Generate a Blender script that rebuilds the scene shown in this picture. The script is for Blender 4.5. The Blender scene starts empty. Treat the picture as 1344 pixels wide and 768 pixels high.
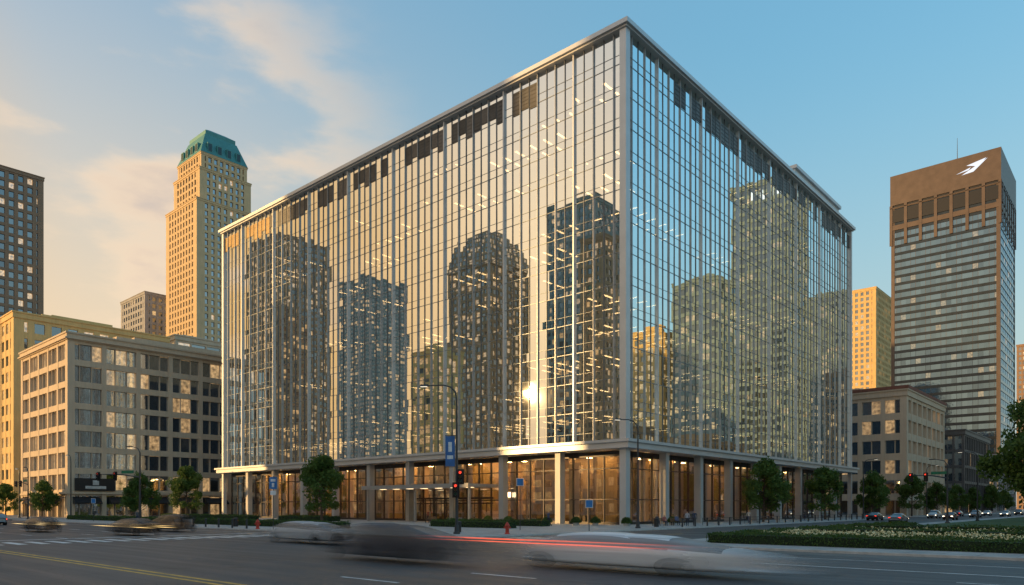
import bpy, bmesh, math, random
from mathutils import Vector, Matrix
random.seed(7)
scene = bpy.context.scene
R = math.radians

# ------------------------------------------------------------------ helpers
class MB:
    def __init__(s): s.v=[]; s.f=[]; s.m=[]
    def face(s, pts, m=0):
        n=len(s.v); s.v.extend([tuple(p) for p in pts]); s.f.append(tuple(range(n,n+len(pts)))); s.m.append(m)
    def box(s,x0,x1,y0,y1,z0,z1,m=0):
        n=len(s.v)
        s.v += [(x0,y0,z0),(x1,y0,z0),(x1,y1,z0),(x0,y1,z0),(x0,y0,z1),(x1,y0,z1),(x1,y1,z1),(x0,y1,z1)]
        for q in ((0,3,2,1),(4,5,6,7),(0,1,5,4),(1,2,6,5),(2,3,7,6),(3,0,4,7)):
            s.f.append(tuple(n+i for i in q)); s.m.append(m)
    def frustum(s,a,b,z0,z1,m=0):
        # a,b = (x0,x1,y0,y1) bottom/top
        n=len(s.v)
        s.v += [(a[0],a[2],z0),(a[1],a[2],z0),(a[1],a[3],z0),(a[0],a[3],z0),(b[0],b[2],z1),(b[1],b[2],z1),(b[1],b[3],z1),(b[0],b[3],z1)]
        for q in ((0,3,2,1),(4,5,6,7),(0,1,5,4),(1,2,6,5),(2,3,7,6),(3,0,4,7)):
            s.f.append(tuple(n+i for i in q)); s.m.append(m)
    def tube(s,p0,p1,r0,r1,n=8,m=0,caps=True):
        p0=Vector(p0); p1=Vector(p1); d=(p1-p0)
        if d.length<1e-6: return
        d.normalize(); a=d.orthogonal().normalized(); b=d.cross(a)
        k=len(s.v)
        for p,r in ((p0,r0),(p1,r1)):
            for i in range(n):
                t=2*math.pi*i/n; s.v.append(tuple(p+a*math.cos(t)*r+b*math.sin(t)*r))
        for i in range(n):
            j=(i+1)%n; s.f.append((k+i,k+j,k+n+j,k+n+i)); s.m.append(m)
        if caps:
            s.f.append(tuple(k+i for i in reversed(range(n)))); s.m.append(m)
            s.f.append(tuple(k+n+i for i in range(n))); s.m.append(m)
    def path(s,pts,rs,n=8,m=0):
        for i in range(len(pts)-1): s.tube(pts[i],pts[i+1],rs[i],rs[i+1],n,m)
    def lathe(s,prof,c=(0,0,0),n=16,m=0):
        k=len(s.v)
        for r,z in prof:
            for i in range(n):
                t=2*math.pi*i/n; s.v.append((c[0]+r*math.cos(t),c[1]+r*math.sin(t),c[2]+z))
        for a in range(len(prof)-1):
            for i in range(n):
                j=(i+1)%n; s.f.append((k+a*n+i,k+a*n+j,k+(a+1)*n+j,k+(a+1)*n+i)); s.m.append(m)
    def obj(s,name,mats,parent=None,loc=(0,0,0),rot=0,smooth=False):
        me=bpy.data.meshes.new(name); me.from_pydata(s.v,[],s.f)
        for mt in mats: me.materials.append(mt)
        me.polygons.foreach_set('material_index',s.m)
        if smooth: me.polygons.foreach_set('use_smooth',[True]*len(s.f))
        me.update()
        o=bpy.data.objects.new(name,me); scene.collection.objects.link(o)
        o.location=loc; o.rotation_euler=(0,0,rot)
        if parent: o.parent=parent
        return o

def empty(name,loc=(0,0,0),rot=0):
    o=bpy.data.objects.new(name,None); scene.collection.objects.link(o)
    o.location=loc; o.rotation_euler=(0,0,rot); o.empty_display_size=.5
    return o

def newmat(name):
    m=bpy.data.materials.new(name); m.use_nodes=True; nt=m.node_tree; nt.nodes.clear()
    out=nt.nodes.new('ShaderNodeOutputMaterial'); return m,nt,out
def N(nt,t,**k):
    n=nt.nodes.new(t)
    for a,b in k.items(): setattr(n,a,b)
    return n
def L(nt,a,b): nt.links.new(a,b)
def math_n(nt,op,a,b=None,clamp=False):
    n=N(nt,'ShaderNodeMath',operation=op); n.use_clamp=clamp
    for i,x in enumerate((a,b)):
        if x is None: continue
        if isinstance(x,(int,float)): n.inputs[i].default_value=x
        else: L(nt,x,n.inputs[i])
    return n.outputs[0]
def maprange(nt,v,a,b,c,d,smooth=False):
    n=N(nt,'ShaderNodeMapRange'); 
    if smooth: n.interpolation_type='SMOOTHSTEP'
    L(nt,v,n.inputs[0])
    for i,x in enumerate((a,b,c,d)): n.inputs[i+1].default_value=x
    return n.outputs[0]
def mixcol(nt,f,a,b,mode='MIX'):
    n=N(nt,'ShaderNodeMix',data_type='RGBA',blend_type=mode)
    for s,x in ((n.inputs[0],f),(n.inputs[6],a),(n.inputs[7],b)):
        if isinstance(x,(int,float)): s.default_value=x
        elif isinstance(x,tuple): s.default_value=(*x[:3],1)
        else: L(nt,x,s)
    return n.outputs[2]
def vscale(nt,v,k):
    c=N(nt,'ShaderNodeVectorMath',operation='SCALE')
    if isinstance(v,tuple): c.inputs[0].default_value=v[:3]
    else: L(nt,v,c.inputs[0])
    if isinstance(k,(int,float)): c.inputs[3].default_value=k
    else: L(nt,k,c.inputs[3])
    return c.outputs[0]
def noise(nt,vec,scale,detail=4,rough=.55):
    n=N(nt,'ShaderNodeTexNoise'); n.inputs['Scale'].default_value=scale; n.inputs['Detail'].default_value=detail
    n.inputs['Roughness'].default_value=rough; L(nt,vec,n.inputs['Vector']); return n.outputs[0]
def scaled(nt,vec,s):
    n=N(nt,'ShaderNodeMapping'); n.inputs['Scale'].default_value=s; L(nt,vec,n.inputs[0]); return n.outputs[0]

def PM(name,col,rough=.6,metal=0.,var=.25,scale=1.5,bump=0.,bscale=30,spec=.5,streak=False,emit=None,estr=0):
    m,nt,out=newmat(name); p=N(nt,'ShaderNodeBsdfPrincipled'); L(nt,p.outputs[0],out.inputs[0])
    tc=N(nt,'ShaderNodeTexCoord').outputs['Object']
    f=noise(nt,tc,scale,6)
    if streak:
        f2=noise(nt,scaled(nt,tc,(1,1,.06)),2.2,4); f=math_n(nt,'ADD',math_n(nt,'MULTIPLY',f,.5),math_n(nt,'MULTIPLY',f2,.5))
    k=maprange(nt,f,.3,.7,1-var,1+var)
    L(nt,vscale(nt,tuple(col[:3]),k),p.inputs['Base Color'])
    p.inputs['Roughness'].default_value=rough; p.inputs['Metallic'].default_value=metal
    p.inputs['Specular IOR Level'].default_value=spec
    if bump:
        b=N(nt,'ShaderNodeBump'); b.inputs['Strength'].default_value=bump; b.inputs['Distance'].default_value=.02
        L(nt,noise(nt,tc,bscale,5),b.inputs['Height']); L(nt,b.outputs[0],p.inputs['Normal'])
    return m

def EM(name,col,s):
    m,nt,out=newmat(name); e=N(nt,'ShaderNodeEmission'); e.inputs[0].default_value=(*col,1); e.inputs[1].default_value=s
    L(nt,e.outputs[0],out.inputs[0]); return m

def glass_wall(name,refl,trans,lo,hi,rough=.0):
    m,nt,out=newmat(name)
    g=N(nt,'ShaderNodeBsdfGlossy'); g.inputs[0].default_value=(*refl,1); g.inputs['Roughness'].default_value=rough
    t=N(nt,'ShaderNodeBsdfTransparent'); t.inputs[0].default_value=(*trans,1)
    lw=N(nt,'ShaderNodeLayerWeight'); lw.inputs[0].default_value=.5
    f=maprange(nt,lw.outputs['Facing'],0,.85,lo,hi)
    mx=N(nt,'ShaderNodeMixShader'); L(nt,f,mx.inputs[0]); L(nt,t.outputs[0],mx.inputs[1]); L(nt,g.outputs[0],mx.inputs[2])
    L(nt,mx.outputs[0],out.inputs[0]); return m

def window_mat(name,cw,cd,fh,tint=(.03,.04,.05),lit=.12,mirror=.35,litcol=(1,.62,.28),ls=.9,refl=(.8,.88,.95)):
    m,nt,out=newmat(name)
    tc=N(nt,'ShaderNodeTexCoord').outputs['Object']
    sn=N(nt,'ShaderNodeVectorMath',operation='SNAP'); L(nt,tc,sn.inputs[0]); sn.inputs[1].default_value=(cw,cd,fh)
    wn=N(nt,'ShaderNodeTexWhiteNoise'); L(nt,sn.outputs[0],wn.inputs[0])
    p=N(nt,'ShaderNodeBsdfPrincipled'); p.inputs['Roughness'].default_value=.12
    k=maprange(nt,wn.outputs[0],0,1,.3,2.2)
    L(nt,vscale(nt,tint,k),p.inputs[0])
    on=math_n(nt,'LESS_THAN',wn.outputs[0],lit)
    p.inputs['Emission Color'].default_value=(*litcol,1)
    nn=noise(nt,tc,1.3,3)
    L(nt,math_n(nt,'MULTIPLY',on,maprange(nt,nn,.3,.7,ls*.2,ls*1.3)),p.inputs['Emission Strength'])
    g=N(nt,'ShaderNodeBsdfGlossy'); g.inputs[0].default_value=(*refl,1); g.inputs['Roughness'].default_value=.03
    b=N(nt,'ShaderNodeBump'); b.inputs['Strength'].default_value=.12; b.inputs['Distance'].default_value=.05; L(nt,noise(nt,tc,.9,2),b.inputs['Height']); L(nt,b.outputs[0],g.inputs['Normal'])
    sep=N(nt,'ShaderNodeSeparateColor'); L(nt,wn.outputs[1],sep.inputs[0])
    f=maprange(nt,sep.outputs[1],0,1,mirror*.75,min(1,mirror*1.25))
    mx=N(nt,'ShaderNodeMixShader'); L(nt,f,mx.inputs[0]); L(nt,p.outputs[0],mx.inputs[1]); L(nt,g.outputs[0],mx.inputs[2])
    L(nt,mx.outputs[0],out.inputs[0]); return m

# ------------------------------------------------------------------ camera
cd=bpy.data.cameras.new('camera'); cam=bpy.data.objects.new('camera',cd); scene.collection.objects.link(cam)
cam.location=(48.16,-74.92,2.4); cam.rotation_euler=(R(90),0,R(41.55))
cd.sensor_width=36; cd.lens=25.55; cd.shift_y=.209; cd.clip_end=8000; cd.clip_start=.1
scene.camera=cam

# ------------------------------------------------------------------ light
SUN_EL=R(8.6); az=(-.644,-.766)
w=bpy.data.worlds.new('World'); scene.world=w; w.use_nodes=True; nt=w.node_tree; nt.nodes.clear()
out=N(nt,'ShaderNodeOutputWorld'); bg=N(nt,'ShaderNodeBackground'); L(nt,bg.outputs[0],out.inputs[0])
sky=N(nt,'ShaderNodeTexSky'); sky.sky_type='NISHITA'; sky.sun_disc=False; sky.sun_elevation=SUN_EL
sky.sun_rotation=math.atan2(az[0],az[1])%(2*math.pi); sky.air_density=1.2; sky.dust_density=2.0; sky.ozone_density=2.0
bg.inputs[1].default_value=.15
d=N(nt,'ShaderNodeTexCoord').outputs['Generated']
sp=N(nt,'ShaderNodeSeparateXYZ'); L(nt,d,sp.inputs[0])
# soft-shouldered atmosphere: lift the dim anti-solar sky, hold back the aureole
bw=N(nt,'ShaderNodeRGBToBW'); L(nt,sky.outputs[0],bw.inputs[0])
kk=math_n(nt,'MULTIPLY',math_n(nt,'POWER',math_n(nt,'MAXIMUM',bw.outputs[0],.05),-.52),2.8)
base=vscale(nt,sky.outputs[0],kk)
dsun=N(nt,'ShaderNodeVectorMath',operation='DOT_PRODUCT'); L(nt,d,dsun.inputs[0]); dsun.inputs[1].default_value=(az[0],az[1],0)
tint=mixcol(nt,maprange(nt,dsun.outputs['Value'],-.35,.55,0,1,True),(.70,.98,.96),(1.0,.95,.88))
base=mixcol(nt,1.0,base,tint,'MULTIPLY')
low=maprange(nt,sp.outputs[2],.05,.66,1,0,True)
warm=math_n(nt,'MULTIPLY',maprange(nt,dsun.outputs['Value'],-.42,.40,.0,.97,True),low)
base=mixcol(nt,warm,base,(6.4,4.7,3.0))
pale=math_n(nt,'MULTIPLY',maprange(nt,sp.outputs[2],0,.55,.85,0,True),maprange(nt,dsun.outputs['Value'],-.3,.3,1,0))
base=mixcol(nt,pale,base,(3.7,4.1,4.1))
# amber haze bank west of the sun
dg=N(nt,'ShaderNodeVectorMath',operation='DOT_PRODUCT'); L(nt,d,dg.inputs[0]); dg.inputs[1].default_value=(-.93,-.28,.22)
base=mixcol(nt,maprange(nt,dg.outputs['Value'],.82,.98,0,.85,True),base,(6.2,3.6,1.15))
zz=math_n(nt,'ADD',math_n(nt,'ABSOLUTE',sp.outputs[2]),.30)
cv=N(nt,'ShaderNodeCombineXYZ'); L(nt,math_n(nt,'DIVIDE',sp.outputs[0],zz),cv.inputs[0]); L(nt,math_n(nt,'DIVIDE',sp.outputs[1],zz),cv.inputs[1]); L(nt,math_n(nt,'MULTIPLY',sp.outputs[2],3.0),cv.inputs[2])
n1=noise(nt,cv.outputs[0],2.3,10,.52)
n2=noise(nt,cv.outputs[0],.8,3,.5)
ns=math_n(nt,'ADD',math_n(nt,'MULTIPLY',n1,.65),math_n(nt,'MULTIPLY',n2,.35))
cm=maprange(nt,ns,.435,.54,0,1,True)
dot=N(nt,'ShaderNodeVectorMath',operation='DOT_PRODUCT'); L(nt,d,dot.inputs[0]); dot.inputs[1].default_value=(-.94,.05,.1)
side=maprange(nt,dot.outputs['Value'],.68,.82,0,1,True)
cf=math_n(nt,'MULTIPLY',math_n(nt,'MULTIPLY',cm,side),.88)
shade=maprange(nt,ns,.47,.60,0,1,True)
cc=mixcol(nt,shade,(6.9,5.2,3.6),(4.0,3.45,3.15))
L(nt,mixcol(nt,cf,base,cc),bg.inputs[0])

sl=bpy.data.lights.new('sun','SUN'); so=bpy.data.objects.new('sun',sl); scene.collection.objects.link(so)
sl.energy=5.0; sl.angle=R(.5); sl.color=(1,.61,.24)
sdir=Vector((az[0]*math.cos(SUN_EL),az[1]*math.cos(SUN_EL),math.sin(SUN_EL)))
so.rotation_euler=sdir.to_track_quat('Z','Y').to_euler(); so.location=(-100,-100,80)
scene.view_settings.view_transform='Standard'; scene.view_settings.look='None'; scene.view_settings.exposure=0

# ------------------------------------------------------------------ shared materials
M_alu=PM('aluminium_light',(.54,.55,.56),.4,.4,.06,.5)
M_aludk=PM('mullion_grey',(.13,.14,.15),.4,.4,.1,.5)
M_conc=PM('concrete',(.42,.41,.39),.8,0,.15,.8,.3,30)
M_dark=PM('dark_bronze',(.05,.042,.036),.45,.3,.3,.7)
M_black=PM('black_paint',(.02,.02,.022),.4,.2,.1)
M_pole=PM('pole_metal',(.05,.055,.06),.45,.5,.15)

def asphalt(name,base=.05):
    m,nt,out=newmat(name); p=N(nt,'ShaderNodeBsdfPrincipled'); L(nt,p.outputs[0],out.inputs[0])
    tc=N(nt,'ShaderNodeTexCoord').outputs['Object']
    a=noise(nt,tc,.25,5); st=noise(nt,scaled(nt,tc,(.03,1.0,1)),.9,5); fine=noise(nt,tc,14,6,.7)
    s=math_n(nt,'ADD',math_n(nt,'MULTIPLY',a,.35),math_n(nt,'MULTIPLY',st,.45)); s=math_n(nt,'ADD',s,math_n(nt,'MULTIPLY',fine,.2))
    k=maprange(nt,s,.35,.65,.55,1.5)
    vo=N(nt,'ShaderNodeTexVoronoi',feature='DISTANCE_TO_EDGE'); vo.inputs['Scale'].default_value=.16
    wv=N(nt,'ShaderNodeVectorMath',operation='ADD'); L(nt,tc,wv.inputs[0]); nz=N(nt,'ShaderNodeTexNoise'); nz.inputs['Scale'].default_value=.6; L(nt,tc,nz.inputs[0]); L(nt,nz.outputs[1],wv.inputs[1]); L(nt,wv.outputs[0],vo.inputs['Vector'])
    cr=maprange(nt,vo.outputs[0],0,.006,.45,1)
    k=math_n(nt,'MULTIPLY',k,cr)
    L(nt,vscale(nt,(base,base,base*1.03),k),p.inputs[0])
    L(nt,maprange(nt,st,.3,.7,.42,.68),p.inputs['Roughness'])
    b=N(nt,'ShaderNodeBump'); b.inputs['Strength'].default_value=.35; b.inputs['Distance'].default_value=.012; L(nt,noise(nt,tc,45,3),b.inputs['Height']); L(nt,b.outputs[0],p.inputs['Normal'])
    return m
M_asph=asphalt('asphalt',.05)

def paint(name,col):
    m,nt,out=newmat(name); p=N(nt,'ShaderNodeBsdfPrincipled'); L(nt,p.outputs[0],out.inputs[0])
    tc=N(nt,'ShaderNodeTexCoord').outputs['Object']
    f=maprange(nt,math_n(nt,'ADD',math_n(nt,'MULTIPLY',noise(nt,tc,1.2,4),.5),math_n(nt,'MULTIPLY',noise(nt,tc,22,5,.7),.5)),.40,.55,1,0)
    L(nt,mixcol(nt,math_n(nt,'MULTIPLY',f,.6),col,(.07,.07,.07)),p.inputs[0]); p.inputs['Roughness'].default_value=.6
    return m
M_white=paint('road_paint_white',(.78,.78,.76)); M_yel=paint('road_paint_yellow',(.78,.46,.05))

def pavers(name,col,s=1.5):
    m,nt,out=newmat(name); p=N(nt,'ShaderNodeBsdfPrincipled'); L(nt,p.outputs[0],out.inputs[0])
    tc=N(nt,'ShaderNodeTexCoord').outputs['Object']
    br=N(nt,'ShaderNodeTexBrick'); br.offset=0; br.inputs['Scale'].default_value=1/s; br.inputs['Mortar Size'].default_value=.012
    br.inputs['Brick Width'].default_value=1; br.inputs['Row Height'].default_value=1
    br.inputs['Color1'].default_value=(*col,1); br.inputs['Color2'].default_value=(*[c*.85 for c in col],1); br.inputs['Mortar'].default_value=(*[c*.35 for c in col],1)
    L(nt,tc,br.inputs['Vector'])
    k=maprange(nt,noise(nt,tc,.5,6),.3,.7,.72,1.15)
    L(nt,vscale(nt,br.outputs[0],k),p.inputs[0]); p.inputs['Roughness'].default_value=.75
    return m
M_pave=pavers('pavers',(.40,.39,.37)); M_kerb=PM('kerb_stone',(.46,.45,.43),.8,0,.2,2)

# ------------------------------------------------------------------ ground and roads
b=MB(); b.face([(-3500,-3500,0),(3500,-3500,0),(3500,3500,0),(-3500,3500,0)])
b.obj('ground',[PM('ground_dirt',(.12,.12,.11),.9,0,.2,.1)],loc=(0,0,-.004))
b=MB(); b.face([(-900,-88,.002),(900,-88,.002),(900,-38,.002),(-900,-38,.002)]); b.obj('road',[M_asph])
b=MB(); b.face([(10,-38,.002),(24,-38,.002),(24,900,.002),(10,900,.002)]); b.obj('road',[M_asph])
b=MB(); b.face([(-117,-38,.002),(-106,-38,.002),(-106,900,.002),(-117,900,.002)]); b.obj('road',[M_asph])
b=MB(); b.face([(-106,96,.002),(10,96,.002),(10,110,.002),(-106,110,.002)]); b.obj('road',[M_asph])

def block(name,x0,x1,y0,y1,r,mat,h=.13):
    def ring(o):
        pts=[]; rr=max(r-o,.05)
        for cx,cy,a0 in ((x1-o-rr,y0+o+rr,-90),(x1-o-rr,y1-o-rr,0),(x0+o+rr,y1-o-rr,90),(x0+o+rr,y0+o+rr,180)):
            for i in range(9):
                t=R(a0+90*i/8); pts.append((cx+rr*math.cos(t),cy+rr*math.sin(t)))
        return pts
    A=ring(0); B=ring(.2); b=MB(); n=len(A)
    for i in range(n):
        j=(i+1)%n
        b.face([(*A[i],-.003),(*A[j],-.003),(*A[j],h),(*A[i],h)],1)
        b.face([(*A[i],h),(*A[j],h),(*B[j],h),(*B[i],h)],1)
    b.face([(*p,h) for p in B],0)
    return b.obj(name,[mat,M_kerb])
block('pavement',-106,10,-38,96,6,M_pave)
block('pavement',-520,-117,-38,260,4,M_pave)
block('pavement',24,200,-36,320,6,M_pave)
block('pavement',-106,10,110,900,4,M_pave)
block('pavement',-520,200,-420,-88,4,M_pave)

# markings
b=MB(); z=.006
for y in (-64.2,-63.75): b.box(-500,200,y-.08,y+.08,z-.002,z,1)
for y in (-60.2,-56.3,-52.4,-48.5):
    x=-300+(-y*1.7)%9
    while x<150:
        if not(-13<x<24): b.box(x,x+3,y-.07,y+.07,z-.002,z,0)
        x+=9
b.box(31,90,-45.1,-44.95,z-.002,z,0); b.box(31,90,-40.6,-40.5,z-.002,z,0)
b.box(-400,-12.7,-41.0,-40.88,z-.002,z,0)
y=-62.6
while y<-39.5:
    b.box(-9.2,-5.2,y,y+.55,z-.002,z,0); y+=1.25
b.box(-12.6,-12.1,-63.4,-39.5,z-.002,z,0)
x=11
while x<23.5:
    b.box(x,x+.5,-34,-31,z-.002,z,0); x+=1.2
for y0 in range(-20,300,9): b.box(16.9,17.05,y0,y0+3,z-.002,z,1)
b.obj('road_markings',[M_white,M_yel])
M_patch=asphalt('asphalt_patch',.035)
b=MB()
for (x,y,sx,sy) in ((14,-58,5,1.6),(26,-66,7,2.2),(-6,-54,4,1.2),(36,-49,4,1)):
    b.box(x,x+sx,y,y+sy,.003,.0045,0)
b.obj('road_patch',[M_patch])
M_iron=PM('cast_iron',(.04,.04,.04),.5,.6)
for (x,y) in ((21,-60.6),(31,-62),(12,-49)):
    b=MB(); b.lathe([(0,.009),(.36,.009),(.4,.004)],n=24)
    b.obj('manhole_cover',[M_iron],loc=(x,y,0))

# ------------------------------------------------------------------ main glass building
main=empty('glass_office_building')
LX=99.5; LY=86.; Z0=10.5; Z1=60.1; NF=13; FH=(Z1-Z0)/NF
M_gl=glass_wall('curtain_glass',(.95,.96,.94),(.70,.72,.70),.64,.96,.012)
M_gr=glass_wall('curtain_glass_east',(.84,.97,1.0),(.56,.66,.70),.66,.97,0)
NXB=66; NYB=57; BX=LX/NXB; BY=LY/NYB
b=MB(); rnd=random.Random(3)
def pane(o,ux,wd,z0,z1,nrm,m):
    a=rnd.gauss(0,.0012); c=rnd.gauss(0,.0020)
    pts=[]
    for s,t in ((0,z0),(1,z0),(1,z1),(0,z1)):
        off=(s-.5)*wd*a+(t-(z0+z1)/2)*c
        pts.append(Vector(o)+Vector(ux)*wd*s+Vector((0,0,t))+Vector(nrm)*off)
    b.face(pts,m)
for k in range(NF):
    za=Z0+k*FH
    for i in range(NXB):
        for (z0,z1) in ((za,za+1.1),(za+1.1,za+FH)):
            pane((-LX+i*BX,0,0),(1,0,0),BX,z0,z1,(0,-1,0),0)
    for i in range(NYB):
        for (z0,z1) in ((za,za+1.1),(za+1.1,za+FH)):
            pane((0,i*BY,0),(0,1,0),BY,z0,z1,(1,0,0),1)
b.face([(-LX,LY,Z0),(-LX,0,Z0),(-LX,0,Z1),(-LX,LY,Z1)],2); b.face([(0,LY,Z0),(-LX,LY,Z0),(-LX,LY,Z1),(0,LY,Z1)],2)
b.obj('curtain_wall_glass',[M_gl,M_gr,PM('rear_glass',(.08,.1,.12),.1,.2)],main)

b=MB()
for i in range(NXB+1):
    x=-LX+i*BX
    if i%8==5: b.box(x-.09,x+.09,-.32,.08,Z0,Z1,0)
    elif i%2==1: b.box(x-.05,x+.05,-.22,.07,Z0,Z1,2)
    else: b.box(x-.03,x+.03,-.12,.06,Z0,Z1,1)
for i in range(NYB+1):
    y=i*BY
    if i%8==5: b.box(-.08,.26,y-.08,y+.08,Z0,Z1,0)
    elif i%2==1: b.box(-.07,.16,y-.045,y+.045,Z0,Z1,2)
    else: b.box(-.06,.09,y-.03,y+.03,Z0,Z1,1)
for k in range(NF):
    za=Z0+k*FH
    for zc,hh,mm in ((za,.035,3),(za+1.1,.014,3)):
        b.box(-LX,-.5,-.05,.05,zc-hh,zc+hh,mm); b.box(-.05,.05,.5,LY,zc-hh,zc+hh,mm)
b.box(-.42,.5,-.5,.42,.13,Z1,0)
b.box(-LX-.5,-LX+.15,-.45,.3,.13,Z1,0); b.box(-.3,.45,LY-.15,LY+.5,.13,Z1,0)
b.box(-LX-1.3,1.3,-1.3,LY+1.3,9.45,Z0-.35,0); b.box(-LX-1.6,1.6,-1.6,LY+1.6,Z0-.347,Z0,0)
b.box(-LX-.7,.7,-.7,LY+.7,Z1,Z1+.25,0); b.box(-LX-1.0,1.0,-1.0,LY+1.0,Z1+.253,Z1+.8,0)
b.obj('metal_frame',[M_alu,M_aludk,PM('mullion_mid',(.36,.37,.38),.4,.4,.1,.5),PM('transom_mid',(.24,.26,.27),.4,.4,.1,.5)],main)
# louvre panels on the top storey
b=MB(); rr=random.Random(5)
for i in range(NXB-9):
    x=-LX+i*BX
    if rr.random()<.12 or i%8==5: continue
    zt=Z1-1.0; z0=zt-rr.choice((2.2,2.7,2.9,3.2)); wv=2 if i<12 else (1 if rr.random()<.45 else 0)
    b.box(x+.12,x+BX-.12,-.07,-.03,z0,zt,wv)
    for q in range(6):
        zq=z0+(zt-z0)*(q+.5)/6; b.box(x+.14,x+BX-.14,-.11,-.071,zq-.05,zq+.05,wv)
for i in range(7,NYB):
    y=i*BY
    if rr.random()<.25 or i%8==5: continue
    zt=Z1-1.0; z0=zt-rr.choice((2.0,2.6,2.9)); b.box(.03,.07,y+.12,y+BY-.12,z0,zt,1 if rr.random()<.4 else 0)
    for q in range(5):
        zq=z0+(zt-z0)*(q+.5)/5; b.box(.071,.11,y+.14,y+BY-.14,zq-.05,zq+.05,0)
b.obj('louvre_panels',[PM('louvre_grey',(.07,.068,.065),.45,.3,.3,.7),PM('bronze_panel',(.11,.105,.10),.4,.4),PM('gold_panel',(.32,.22,.10),.35,.5)],main)
# interior
M_ceil=PM('office_ceiling',(.55,.52,.47),.9,0,.08); M_core=PM('core_wall',(.36,.30,.23),.8,0,.3,.3)
b=MB()
for k in range(NF+1):
    za=Z0+k*FH
    b.box(-LX+.4,-.4,.4,LY-.4,za-.45,za+.12,0)
b.box(-LX+16,-16,16,LY-16,Z0,Z1,1)
for k in range(NF):
    za=Z0+k*FH+.121
    for i in range(1,12):
        b.box(-i*8.4-.35,-i*8.4+.35,2.6,3.3,za,za+FH-.58,0)
    for i in range(1,10):
        b.box(-3.3,-2.6,i*8.6-.35,i*8.6+.35,za,za+FH-.58,0)
    for q in range(9):
        x=-rr.uniform(4,96); b.box(x-.06,x+.06,4,rr.uniform(8,15.9),za,za+2.9,1)
        y=rr.uniform(4,82); b.box(-rr.uniform(8,15.9),-4,y-.06,y+.06,za,za+2.9,1)
    for q in range(26):
        x=-rr.uniform(3,97); yy=rr.uniform(1.5,2.4); b.box(x-.8,x+.8,yy,yy+.7,za,za+rr.choice((.75,1.1,1.3)),1)
b.obj('office_floors',[M_ceil,M_core],main)
b=MB()
for k in range(NF-1):
    zc=Z0+(k+1)*FH-.47
    for zn in range(13):
        xa=-4-zn*7.4
        p={0:1,1:.7}.get(k,.36 if k<9 else .5)
        if xa<-60 and k>0: p*=.4
        if rr.random()<p:
            dep=rr.choice((1,2,3,4)); y00=rr.choice((1.4,1.4,4.1))
            for i in range(rr.choice((1,2,3,3))):
                for j in range(dep):
                    if rr.random()<.15: continue
                    x=xa-i*2.4; y=y00+j*2.7
                    b.box(x-.16,x+.16,y,y+1.8,zc-.02,zc,0)
    for zn in range(11):
        if rr.random()<(.6 if k==0 else .2):
            for i in range(3):
                for j in range(3):
                    y=5+zn*7.4+i*2.4; x=-1.4-j*2.7
                    b.box(x-1.5,x,y-.13,y+.13,zc-.02,zc,0)
b.obj('ceiling_lights',[EM('ceiling_light',(1,.62,.26),7.5)],main)

# podium
b=MB()
NC=10
cols=[-LX*i/NC for i in range(1,NC)]
for x in cols: b.box(x-.42,x+.42,-.45,.55,.13,9.45,0)
NC2=9
for i in range(1,NC2): 
    y=LY*i/NC2; b.box(-.55,.45,y-.42,y+.42,.13,9.45,0)
b.obj('columns',[PM('column_cladding',(.40,.385,.36),.5,.15,.08,.5)],main)
M_lg=glass_wall('lobby_glass',(.75,.82,.85),(.86,.84,.80),.18,.8)
b=MB()
b.face([(-LX,1.6,.13),(-1.6,1.6,.13),(-1.6,1.6,9.4),(-LX,1.6,9.4)]); b.face([(-1.6,1.6,.13),(-1.6,LY,.13),(-1.6,LY,9.4),(-1.6,1.6,9.4)])
b.obj('lobby_glass',[M_lg],main)
b=MB()
for i in range(0,41):
    x=-LX+i*(LX-1.6)/40; b.box(x-.05,x+.05,1.45,1.75,.13,9.4,0)
for i in range(1,35):
    y=1.6+i*(LY-1.6)/34; b.box(-1.75,-1.45,y-.05,y+.05,.13,9.4,0)
for zc in (3.3,7.2): b.box(-LX,-1.7,1.52,1.70,zc-.06,zc+.06,0); b.box(-1.70,-1.52,1.7,LY,zc-.06,zc+.06,0)
b.box(-LX,-1.7,1.5,1.72,.13,.45,0); b.box(-1.72,-1.5,1.72,LY,.13,.45,0)
b.box(-LX,-1.7,1.5,1.72,8.7,9.4,0); b.box(-1.72,-1.5,1.72,LY,8.7,9.4,0)
b.obj('lobby_mullions',[M_dark],main)
M_wood=PM('lobby_wood',(.50,.33,.15),.5,0,.35,.6,streak=True); M_flr=PM('lobby_floor',(.38,.32,.25),.3)
b=MB()
b.box(-LX+1,-12,12,12.4,.14,9.39,0); b.box(-12.4,-12,12.41,LY-1,.14,9.39,0)
b.box(-LX+.5,-2,2,11.9,.135,.15,1); b.box(-11.9,-2,12,LY-1,.135,.15,1)
for i in range(9):
    x=-8-i*10.6; b.box(x-.15,x+.15,5.5,12,.15,9.39,2 if i%2 else 0)
    b.box(x-6.5,x-3.5,11.3,11.95,.15,rr.choice((3.0,5.0,7)),2)
    b.box(x-3,x-.8,4,4.8,.15,1.2,2); b.box(x-5,x-4.4,6,6.6,.15,9.39,2)
for i in range(1,8):
    y=i*10.5; b.box(-12,-5,y-.15,y+.15,.15,9.39,2 if i%2 else 0)
for i in range(30):
    x=-3-i*3.2; b.box(x-.5,x+.5,11.86,11.99,.6,8.9,2 if i%3 else 3)
b.obj('lobby_interior',[M_wood,M_flr,PM('lobby_panel',(.20,.14,.09),.5),PM('lobby_pale',(.6,.5,.36),.5)],main)
b=MB()
for i in range(31):
    x=-3.5-i*3.05
    for y in (5.2,8.0,10.4):
        if rr.random()<.12: continue
        b.box(x-.3,x+.3,y-.3,y+.3,9.33,9.37,0)
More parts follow.
